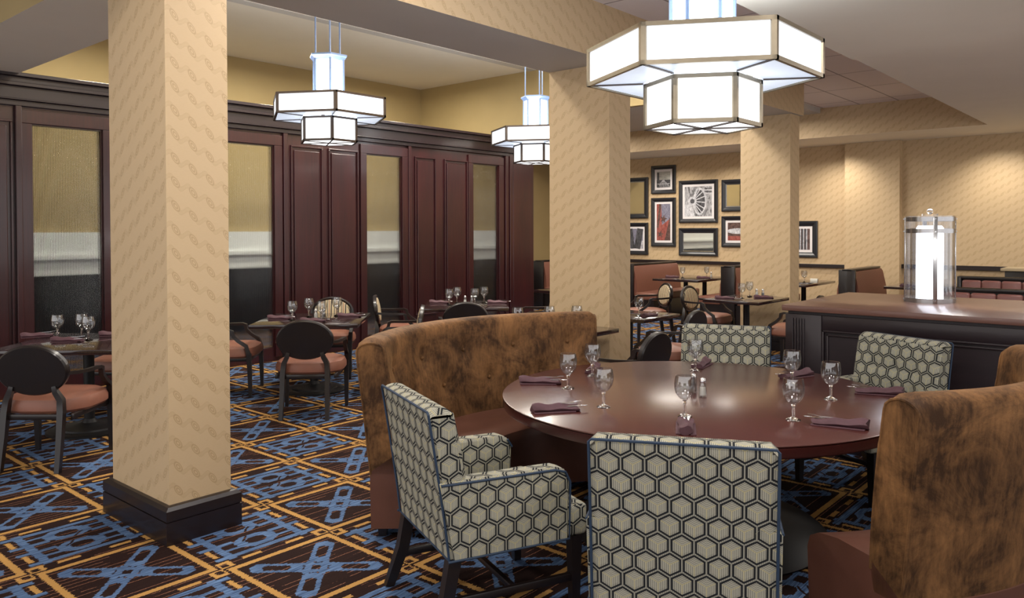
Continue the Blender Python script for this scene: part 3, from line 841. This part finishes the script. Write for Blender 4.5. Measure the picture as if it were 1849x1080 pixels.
MB().sphere((0, 0, .735), .024, seg=16).cyl(0, 0, .70, .715, .06, 20).build('finial', SOLID, t)
lamp('cylinder_light', 'POINT', (6.75, 1.45, 1.55), 5, (1, .97, .92), .08)

# ------------------------------------------------------------------ pictures and mirrors on the far wall (x = 15.38)
def framed(name, label, cat, y0, y1, z0, z1, kind, fw=.085):
    yc, zc = (y0 + y1) / 2, (z0 + z1) / 2; W, H = (y1 - y0) / 2, (z1 - z0) / 2
    t = thing(name, label, cat, (15.377, yc, zc), 0, 'framed pictures and mirrors on the far wall')
    m = MB()
    prof = [(0, 0), (-.035, .0), (-.045, .012), (-.042, fw * .45), (-.028, fw * .8), (-.024, fw), (0, fw)]
    P = []
    for sy, sz in ((-1, -1), (1, -1), (1, 1), (-1, 1)):
        P.append([(px, sy * (W - e), sz * (H - e)) for px, e in prof])
    m.grid_pts(P, closed_u=True, closed_v=True); m.build('frame', PFRAME, t, False)
    w, h = W - fw, H - fw
    if kind == 'mirror':
        MB().box(-.012, -.008, -w, w, -h, h).build('mirror_glass', MIRROR, t, False)
        m = MB(); b = .02
        m.grid_pts([[(-.012 - q, s1 * (w - e), s2 * (h - e)) for q, e in ((.004, 0), (.001, b))] for s1, s2 in ((-1, -1), (1, -1), (1, 1), (-1, 1))], closed_u=True)
        m.build('bevelled_edge', STEEL, t, False); return
    MB().box(-.014, -.008, -w, w, -h, h).build('mat_board', MATB, t, False)
    mw = .05; pw, ph = w - mw, h - mw
    X = -.0155
    def rect(m, a0, a1, b0, b1, x, mi): m.box(x, x + .001, a0, a1, b0, b1, mi=mi)
    def strip(m, p, q, wd, x, mi):
        p, q = Vector(p), Vector(q); d = (q - p).normalized(); n = Vector((-d.y, d.x)) * wd / 2
        m.grid_pts([[(x, (p + n).x, (p + n).y), (x, (q + n).x, (q + n).y)], [(x, (p - n).x, (p - n).y), (x, (q - n).x, (q - n).y)]], mi=mi)
    m = MB()
    if kind == 'rail':
        mats = [PH_SKY, PH_DK, PH_LT]
        rect(m, -pw, pw, -ph * .05, ph, X, 0); rect(m, -pw, pw, -ph, -ph * .05, X, 1)
        for k in range(-4, 5): strip(m, (k * pw * .02, -ph * .06), (k * pw * .24, -ph), .008, X - .001, 2)
        strip(m, (pw * .78, -ph), (pw * .78, ph * .9), .05, X - .001, 1); strip(m, (-pw * .9, -ph * .55), (pw * .9, -ph * .55), .012, X - .002, 2)
        strip(m, (-pw * .9, -ph * .28), (-pw * .3, -ph * .28), .012, X - .002, 1)
    elif kind == 'stars':
        mats = [PH_RED, PH_BLUE, PH_BRN]
        rect(m, -pw, pw, -ph, ph, X, 0)
        m.grid_pts([[(X - .001, pw * .2, -ph * .15), (X - .001, pw * .35, ph)], [(X - .001, -pw, ph * .2), (X - .001, -pw, ph)]], mi=1)
        m.grid_pts([[(X - .0015, -pw * .15, -ph), (X - .0015, -pw, ph * .35)], [(X - .0015, -pw, -ph), (X - .0015, -pw, -ph * .1)]], mi=2)
        strip(m, (pw * .85, -ph * .3), (pw * .45, ph), .05, X - .001, 2)
        for cy_, cz_, r in ((-pw * .02, ph * .18, .10), (pw * .45, -ph * .66, .09)):
            b = []
            for k in range(10):
                rr = r if k % 2 == 0 else r * .38; a = PI / 2 + k * PI / 5 + .2
                b.append((cy_ + rr * math.cos(a), cz_ + rr * math.sin(a)))
            for k in range(10):
                p, q = b[k], b[(k + 1) % 10]
                m.grid_pts([[(X - .003, *p), (X - .003, *q)], [(X - .003, cy_, cz_), (X - .003, cy_ + 1e-4, cz_)]], mi=2)
    elif kind == 'wheel':
        mats = [PH_BW, PH_LT, PH_DK]
        rect(m, -pw, pw, -ph, ph, X, 0)
        m.grid_pts([[(X - .001, pw, -ph), (X - .001, pw, -ph * .2)], [(X - .001, pw * .2, -ph), (X - .001, pw * .5, -ph * .2)]], mi=1)
        cy_, cz_, ry, rz_ = -pw * .10, 0, pw * .48, ph * .92
        hub = (pw * .42, ph * .02)
        m.grid_pts([[(X - .001, cy_ + ry * math.cos(a) * .86, cz_ + rz_ * math.sin(a) * .9) for a in [2 * PI * k / 40 for k in range(40)]], [(X - .001, cy_ + .001 * math.cos(a), cz_ + .001 * math.sin(a)) for a in [2 * PI * k / 40 for k in range(40)]]], closed_v=True, mi=2)
        m.grid_pts([[(X - .004, cy_ + ry * s_ * math.cos(a), cz_ + rz_ * s_ * math.sin(a)) for a in [2 * PI * k / 40 for k in range(40)]] for s_ in (.84, 1.0)], closed_v=True, mi=1)
        for k in range(12):
            a = 2 * PI * k / 12 + .1
            strip(m, hub, (cy_ + ry * .86 * math.cos(a), cz_ + rz_ * .88 * math.sin(a)), .022, X - .003, 1)
        for r in (.095, .05): 
            m.grid_pts([[(X - .005 - (.1 - r) * .02, hub[0] + r * 1.1 * math.cos(2 * PI * k / 20), hub[1] + r * math.sin(2 * PI * k / 20)) for k in range(20)], [(X - .005 - (.1 - r) * .02, hub[0] + .001 * math.cos(2 * PI * k / 20), hub[1] + .001 * math.sin(2 * PI * k / 20)) for k in range(20)]], closed_v=True, mi=1 if r > .06 else 2)
        for k in range(4): strip(m, (-pw * .45, ph * (.55 + .1 * k)), (-pw, ph * (.5 + .12 * k)), .02, X - .002, 2 if k % 2 else 1)
    elif kind == 'dark':
        mats = [PH_BLUE, PH_DK, PH_LT]
        rect(m, -pw, pw, -ph, ph, X, 0); strip(m, (-pw * .3, -ph), (-pw * .7, ph), .16, X - .001, 1); strip(m, (pw * .2, -ph), (pw * .5, ph), .10, X - .001, 1); strip(m, (-pw * .95, -ph * .2), (-pw * .8, -ph), .03, X - .002, 2)
    elif kind == 'hat':
        mats = [PH_BRN, PH_LT, PH_RED]
        rect(m, -pw, pw, -ph, ph, X, 0); rect(m, -pw, pw, -ph, -ph * .5, X - .001, 2)
        n = 24
        m.grid_pts([[(X - .002, pw * .25 + pw * .8 * math.cos(2 * PI * k / n), ph * .05 + ph * .32 * math.sin(2 * PI * k / n)) for k in range(n)], [(X - .002, pw * .25, ph * .05)] * n], closed_v=True, mi=1)
        m.grid_pts([[(X - .003, -pw * .25 + pw * .16 * math.cos(2 * PI * k / n), ph * .5 + ph * .25 * math.sin(2 * PI * k / n)) for k in range(n)], [(X - .003, -pw * .25, ph * .5)] * n], closed_v=True, mi=1)
    elif kind == 'bars':
        mats = [PH_BRN, PH_LT, PH_DK]
        rect(m, -pw, pw, -ph, ph, X, 0)
        for k in range(3): strip(m, (pw * (.6 - .5 * k), -ph), (pw * (.6 - .5 * k), ph), .05, X - .001, 2); strip(m, (pw * (.5 - .5 * k), -ph), (pw * (.5 - .5 * k), ph), .02, X - .002, 1)
    m.build('photo_print', mats, t, False)
FP = framed
FP('framed_picture', 'black framed photo of railway tracks, topmost picture on far wall', 'picture', 8.577, 9.188, 2.48, 3.10, 'rail')
FP('framed_picture', 'tall narrow framed photo of metal stars on red boards', 'picture', 8.577, 9.188, 1.31, 2.385, 'stars')
FP('framed_picture', 'large framed black and white photo of a wagon wheel', 'picture', 7.584, 8.496, 1.83, 2.74, 'wheel')
FP('framed_mirror', 'wide black framed mirror below the wagon wheel photo', 'mirror', 7.584, 8.496, 1.12, 1.715, 'mirror', .09)
FP('framed_mirror', 'black framed mirror cut off by the middle pillar', 'mirror', 9.274, 9.98, 1.94, 2.86, 'mirror', .09)
FP('framed_picture', 'framed photo below the mirror cut off by the middle pillar', 'picture', 9.274, 9.98, 1.12, 1.84, 'dark')
FP('framed_mirror', 'black framed mirror cut off by the right pillar', 'mirror', 6.60, 7.497, 2.06, 2.72, 'mirror', .09)
FP('framed_picture', 'framed brown photo below the mirror cut off by the right pillar', 'picture', 6.60, 7.497, 1.32, 1.96, 'hat')
FP('framed_picture', 'black framed picture right of the right pillar', 'picture', 5.505, 6.05, 1.135, 1.845, 'bars', .10)

# ------------------------------------------------------------------ curved sofas
def sofa(label, cx, cy, a0, a1, R, T, D, tw=0):
    """arc from angle a0 to a1 (degrees), outer radius R"""
    t = thing('curved_sofa', label, 'sofa', (cx, cy, 0), 0, 'curved velvet banquettes at the round table')
    a0, a1 = math.radians(a0), math.radians(a1); N = 60
    TW = math.radians(tw)
    def PT(a, r, z):
        e0 = (a - a0) * R; b = a + TW * max(0, 1 - e0 / .6)
        return (R * math.cos(a) - (R - r) * math.cos(b), R * math.sin(a) - (R - r) * math.sin(b), z)
    def sec(z_out):   # velvet back: (radius, z)
        pts = []
        for k in range(13):                       # inner face from seat up
            q = k / 12; pts.append([R - .215 + .06 * q ** 1.5, .44 + (T - .06 - .44) * q])
        for k in range(1, 7):
            a = PI - PI * k / 7; pts.append([R - .0775 + .078 * math.cos(a), T - .06 + .05 * math.sin(a)])
        pts.append([R, T - .06])
        for k in range(1, 6): pts.append([R - .075 * k / 5, (T - .06) + (z_out - (T - .06)) * k / 5])
        pts.append([R - .20, z_out])
        return pts
    btn = []
    nb = 5
    for i in range(nb):
        a = a0 + (a1 - a0) * (i + .5) / nb; btn.append((a, .90)); 
        if i < nb - 1: btn.append((a0 + (a1 - a0) * (i + 1) / nb, .70))
    P = []
    for i in range(N + 1):
        a = a0 + (a1 - a0) * i / N
        e = min(i, N - i) / N * (a1 - a0) * R       # distance from the end
        drop = .025 * max(0, 1 - e / .05) ** 2
        row = []
        for j, (r, z) in enumerate(sec(.36)):
            if z > T - .2: z -= drop
            if 0 < j < 13:
                for ba, bz in btn:
                    d2 = (((a - ba) * R) ** 2 + (z - bz) ** 2) / .045 ** 2
                    r += .030 * math.exp(-d2) + .008 * math.exp(-d2 / 5)
            row.append(PT(a, r, z))
        P.append(row)
    MB().grid_pts(P, closed_v=True, caps=True).build('velvet_back', VELVET, t)
    # leather seat and base
    P = []; prof = [(R - D, .06), (R - D - .015, .40), (R - D, .45), (R - D + .05, .478), (R - .38, .492), (R - .22, .485), (R - .20, .46), (R - .07, .37), (R - .075, .06)]
    for i in range(N + 1):
        a = a0 + (a1 - a0) * i / N; P.append([PT(a, r, z) for r, z in prof])
    MB().grid_pts(P, closed_v=True, caps=True).build('leather_seat', LEATH, t)
    for a in (a0, a1):                            # welt cord round each end of the back
        s = 1 if a == a0 else -1
        pts = [PT(a, r, z - (.025 if z > T - .2 else 0)) for r, z in sec(.36)[:-1]]
        MB().tube(pts, .006, 6).build('piping', VELVET, t)
    for ba, bz in btn:
        r = R - .215 + .06 * ((bz - .44) / (T - .5)) ** 1.5 + .028
        MB().sphere(PT(ba, r, bz), .013).build('button', VELVET, t)
    for a in (a0 + s_ for s_ in (.05, (a1 - a0) / 2, (a1 - a0) - .05)):
        for r in (R - .13, R - D + .06):
            M4 = Matrix.Translation(PT(a, r, 0)) @ Matrix.Rotation(a, 4, 'Z')
            MB().grid_pts([[(-.02, -.02, 0), (.02, -.02, 0), (.02, .02, 0), (-.02, .02, 0)], [(-.032, -.03, .09), (.032, -.03, .09), (.032, .03, .09), (-.032, .03, .09)]], closed_v=True, caps=True, mat=M4).build('leg', ESP, t, False)
    return t
sofa('curved brown velvet sofa left of the round table', 3.655, 2.345, 42, 131, 1.475, 1.115, .66)
sofa('curved golden brown velvet sofa at the right edge, seen from behind', 3.885, 1.635, -135, -51, 1.31, 1.13, .53, 17)

# ------------------------------------------------------------------ round table
TC = (4.07, 2.14)
t = thing('round_table', 'large round mahogany dining table in the foreground', 'table', (TC[0], TC[1], 0))
MB().lathe([(0, .752), (1.098, .752), (1.104, .755), (1.106, .76), (1.10, .7625), (0, .7626)], 128).build('table_top', TABLE, t)
MB().lathe([(0, .70), (1.085, .70), (1.10, .704), (1.104, .712), (1.104, .7515), (0, .7515)], 128).build('edge_band', TABLEE, t)
MB().lathe([(0, .045), (.13, .05), (.10, .12), (.085, .30), (.085, .52), (.12, .64), (.20, .70), (0, .70)], 32).build('column', ESP, t)
MB().lathe([(0, 0), (.70, 0), (.71, .012), (.69, .028), (.40, .045), (.14, .06), (0, .06)], 64).build('base', BLACKM, t)
for k in range(4):
    a = math.radians(-62 + 90 * k)
    m = MB(); m.tube([(.08 * math.cos(a), .08 * math.sin(a), .30), (.22 * math.cos(a), .22 * math.sin(a), .46), (.45 * math.cos(a), .45 * math.sin(a), .62), (.72 * math.cos(a), .72 * math.sin(a), .69)], 0, sq=[(.03, .03), (.028, .03), (.026, .028), (.025, .012)])
    m.build('bracket', ESP, t)
ZR = .7626
GR = 'water goblets on the round table'
for x, y, l in ((3.712, 2.783, 'leftmost goblet on the round table beside a napkin'), (4.12, 2.895, 'goblet by the sofa, farthest back of the left three on the round table'), (3.439, 2.346, 'front goblet of the left three on the round table'),
                (3.53, 1.92, 'goblet before the near patterned chair, centre of the round table'), (4.72, 2.49, 'goblet standing before the far middle patterned chair'), (4.66, 1.82, 'small looking goblet nearest the dark counter on the round table'),
                (3.80, 1.477, 'front goblet of the right three on the round table'), (4.397, 1.502, 'rightmost goblet on the round table')):
    put_goblet(x, y, ZR, l, GR)
GP = 'plum napkin rolls on the round table'
def nap(p, q, l, flip=False):
    """roll whose cloth runs from p to q (cutlery end at q)"""
    d = Vector(q) - Vector(p); c = (Vector(p) + Vector(q)) / 2
    put_napkin(c.x, c.y, ZR, math.atan2(d.y, d.x), l, GP)
nap((3.644, 3.10), (3.79, 2.90), 'plum napkin roll at the left rim of the round table by the sofa')
nap((3.10, 2.55), (3.29, 2.41), 'plum napkin roll near the left patterned chair with fork showing')
nap((4.38, 3.05), (4.20, 2.96), 'plum napkin roll behind the goblets, beside the sofa seat')
nap((3.22, 1.745), (3.40, 1.845), 'plum napkin pocket with cutlery behind the near patterned chair')
nap((5.00, 2.56), (4.84, 2.53), 'plum napkin roll before the far middle patterned chair')
nap((5.02, 1.86), (4.84, 1.93), 'plum napkin roll nearest the dark counter')
nap((3.84, 1.16), (3.80, 1.36), 'plum napkin roll by the near end of the right sofa')
nap((4.74, 1.24), (4.68, 1.44), 'plum napkin roll at the right rim behind the right sofa')
shaker(4.09, 2.17, ZR, 'pepper shaker at the centre of the round table', GS, PEPPER)
shaker(4.01, 2.07, ZR, 'salt shaker at the centre of the round table', GS, SALT)

# ------------------------------------------------------------------ honeycomb patterned armchairs (face +y, origin under the back)
def hex_chair():
    t = thing('upholstered_armchair', '', 'chair')
    W = .322; zt = .96; zs = .335
    lean = .09
    # back: profile in y/z, dense for tufts on the front face
    def back(z): return -lean * max(0, (z - zs) / (zt - zs)) ** 1.15
    nx, nz = 28, 20
    tufts = [(-.15, .76), (0, .76), (.15, .76), (-.15, .62), (0, .62), (.15, .62)]
    P = []
    for i in range(nx + 1):
        x = -W + 2 * W * i / nx
        ex = min(x + W, W - x); rnd = .022 * max(0, 1 - ex / .022) ** 2
        row = []
        for k in range(nz + 1):                      # rear face, bottom to top
            z = zs + (zt - .02 - zs) * k / nz; row.append((x, back(z) + rnd * .6, z))
        for k in range(1, 7):                        # roll over the top
            a = PI - PI * k / 7; row.append((x, back(zt) + .055 + .055 * math.cos(a), zt - .02 + .028 * math.sin(a) - rnd))
        for k in range(nz + 1):                      # front face, top to bottom
            z = zt - .02 - (zt - .02 - zs) * k / nz; y = back(z) + .115 + .012 * math.sin((z - zs) / (zt - zs) * PI)
            for tx, tz in tufts:
                d2 = ((x - tx) ** 2 + (z - tz) ** 2) / .035 ** 2; y -= .026 * math.exp(-d2) + .006 * math.exp(-((x - tx) / .012) ** 2) * (1 if z > tz else 0)
            row.append((x, y - rnd, z))
        P.append(row)
    mb = MB().grid_pts(P, closed_v=True)
    for row in (P[0], P[-1]): mb.grid_pts([row[:nz + 4], row[nz + 4:][::-1]])
    bmesh.ops.remove_doubles(mb.bm, verts=mb.bm.verts, dist=1e-5); bmesh.ops.recalc_face_normals(mb.bm, faces=mb.bm.faces)
    mb.build('backrest', HEXF, t)
    for s in (-1, 1):
        x0, x1 = sorted((s * (W + .015), s * (W - .075)))
        m = MB(); 
        poly = [(.02, zs), (.56, zs), (.565, .60), (.54, .645), (.50, .660), (.0, .665), (-.045, .665)]
        # prism lofted along x with softened upper edges
        b = []
        for x, e in ((x0, .012), (x0 + .012, 0), (x1 - .012, 0), (x1, .012)):
            b.append([(x, y - (e if y > .3 else 0), z - (e if z > .5 else 0)) for y, z in poly])
        m.grid_pts(b, closed_v=True, caps=True); m.build('arm', HEXF, t)
    MB().box(-W + .075, W - .075, .06, .64, zs, .48, .025, 3).box(-W + .0, W - .0, .555, .665, zs, .475, .02, 3).build('seat', HEXF, t)
    m = MB()
    def run(p, r=.0055): m.tube(p, r, 6)
    zz = [zs, .45, .6, .75, .88, zt - .012]
    L = [(-W, back(z) - .001, z) for z in zz]; Rr = [(W, back(z) - .001, z) for z in zz]
    run(L + [(-W + .01, back(zt) + .0, zt - .002)] + [(W - .01, back(zt), zt - .002)] + Rr[::-1])
    for s in (-1, 1):
        xo = s * (W + .015)
        run([(xo, -.01, zs + .003), (xo, .56, zs + .003), (xo, .565, .59), (xo, .54, .636), (xo, .49, .650), (xo, -.04, .656)])
        run([(s * (W - .075), .565, .60), (s * (W - .075), .54, .64)])
    run([(-W, -.0, zs + .003), (W, 0, zs + .003)])
    m.build('piping', PIPE, t)
    for s in (-1, 1):
        m = MB(); m.tube([(s * (W - .03), .03, zs), (s * (W - .03), .0, .18), (s * (W - .03), -.07, 0)], 0, sq=[(.026, .028), (.024, .026), (.018, .020)]); m.build('leg', ESP, t)
        m = MB(); m.tube([(s * (W - .03), .61, zs), (s * (W - .03), .61, 0)], 0, sq=[(.027, .027), (.018, .018)]); m.build('leg', ESP, t)
        MB().box(s * (W - .03) - .011, s * (W - .03) + .011, -.01, .60, .13, .165, .003).build('stretcher', ESP, t)
    MB().box(-W + .03, W - .03, .30, .325, .135, .16, .003).build('stretcher', ESP, t)
    return t
hc0 = hex_chair()
GH = 'honeycomb patterned armchairs at the round table'
def hexc(x, y, face, label, first=False):
    rz = math.radians(face - 90)
    if first: hc0.location = (x, y, 0); hc0.rotation_euler = (0, 0, rz); hc0['label'] = label; hc0['group'] = GH; return
    dup(hc0, (x, y, 0), rz, label, GH)
hexc(2.50, 1.37, 27, 'honeycomb patterned armchair nearest the camera, seen squarely from behind', True)
hexc(2.385, 2.60, -23, 'honeycomb patterned armchair turned sideways in front of the left sofa')
hexc(5.55, 2.68, 200, 'honeycomb patterned armchair across the table between sofa and counter')
hexc(5.72, 1.50, 157, 'honeycomb patterned armchair across the table in front of the counter')
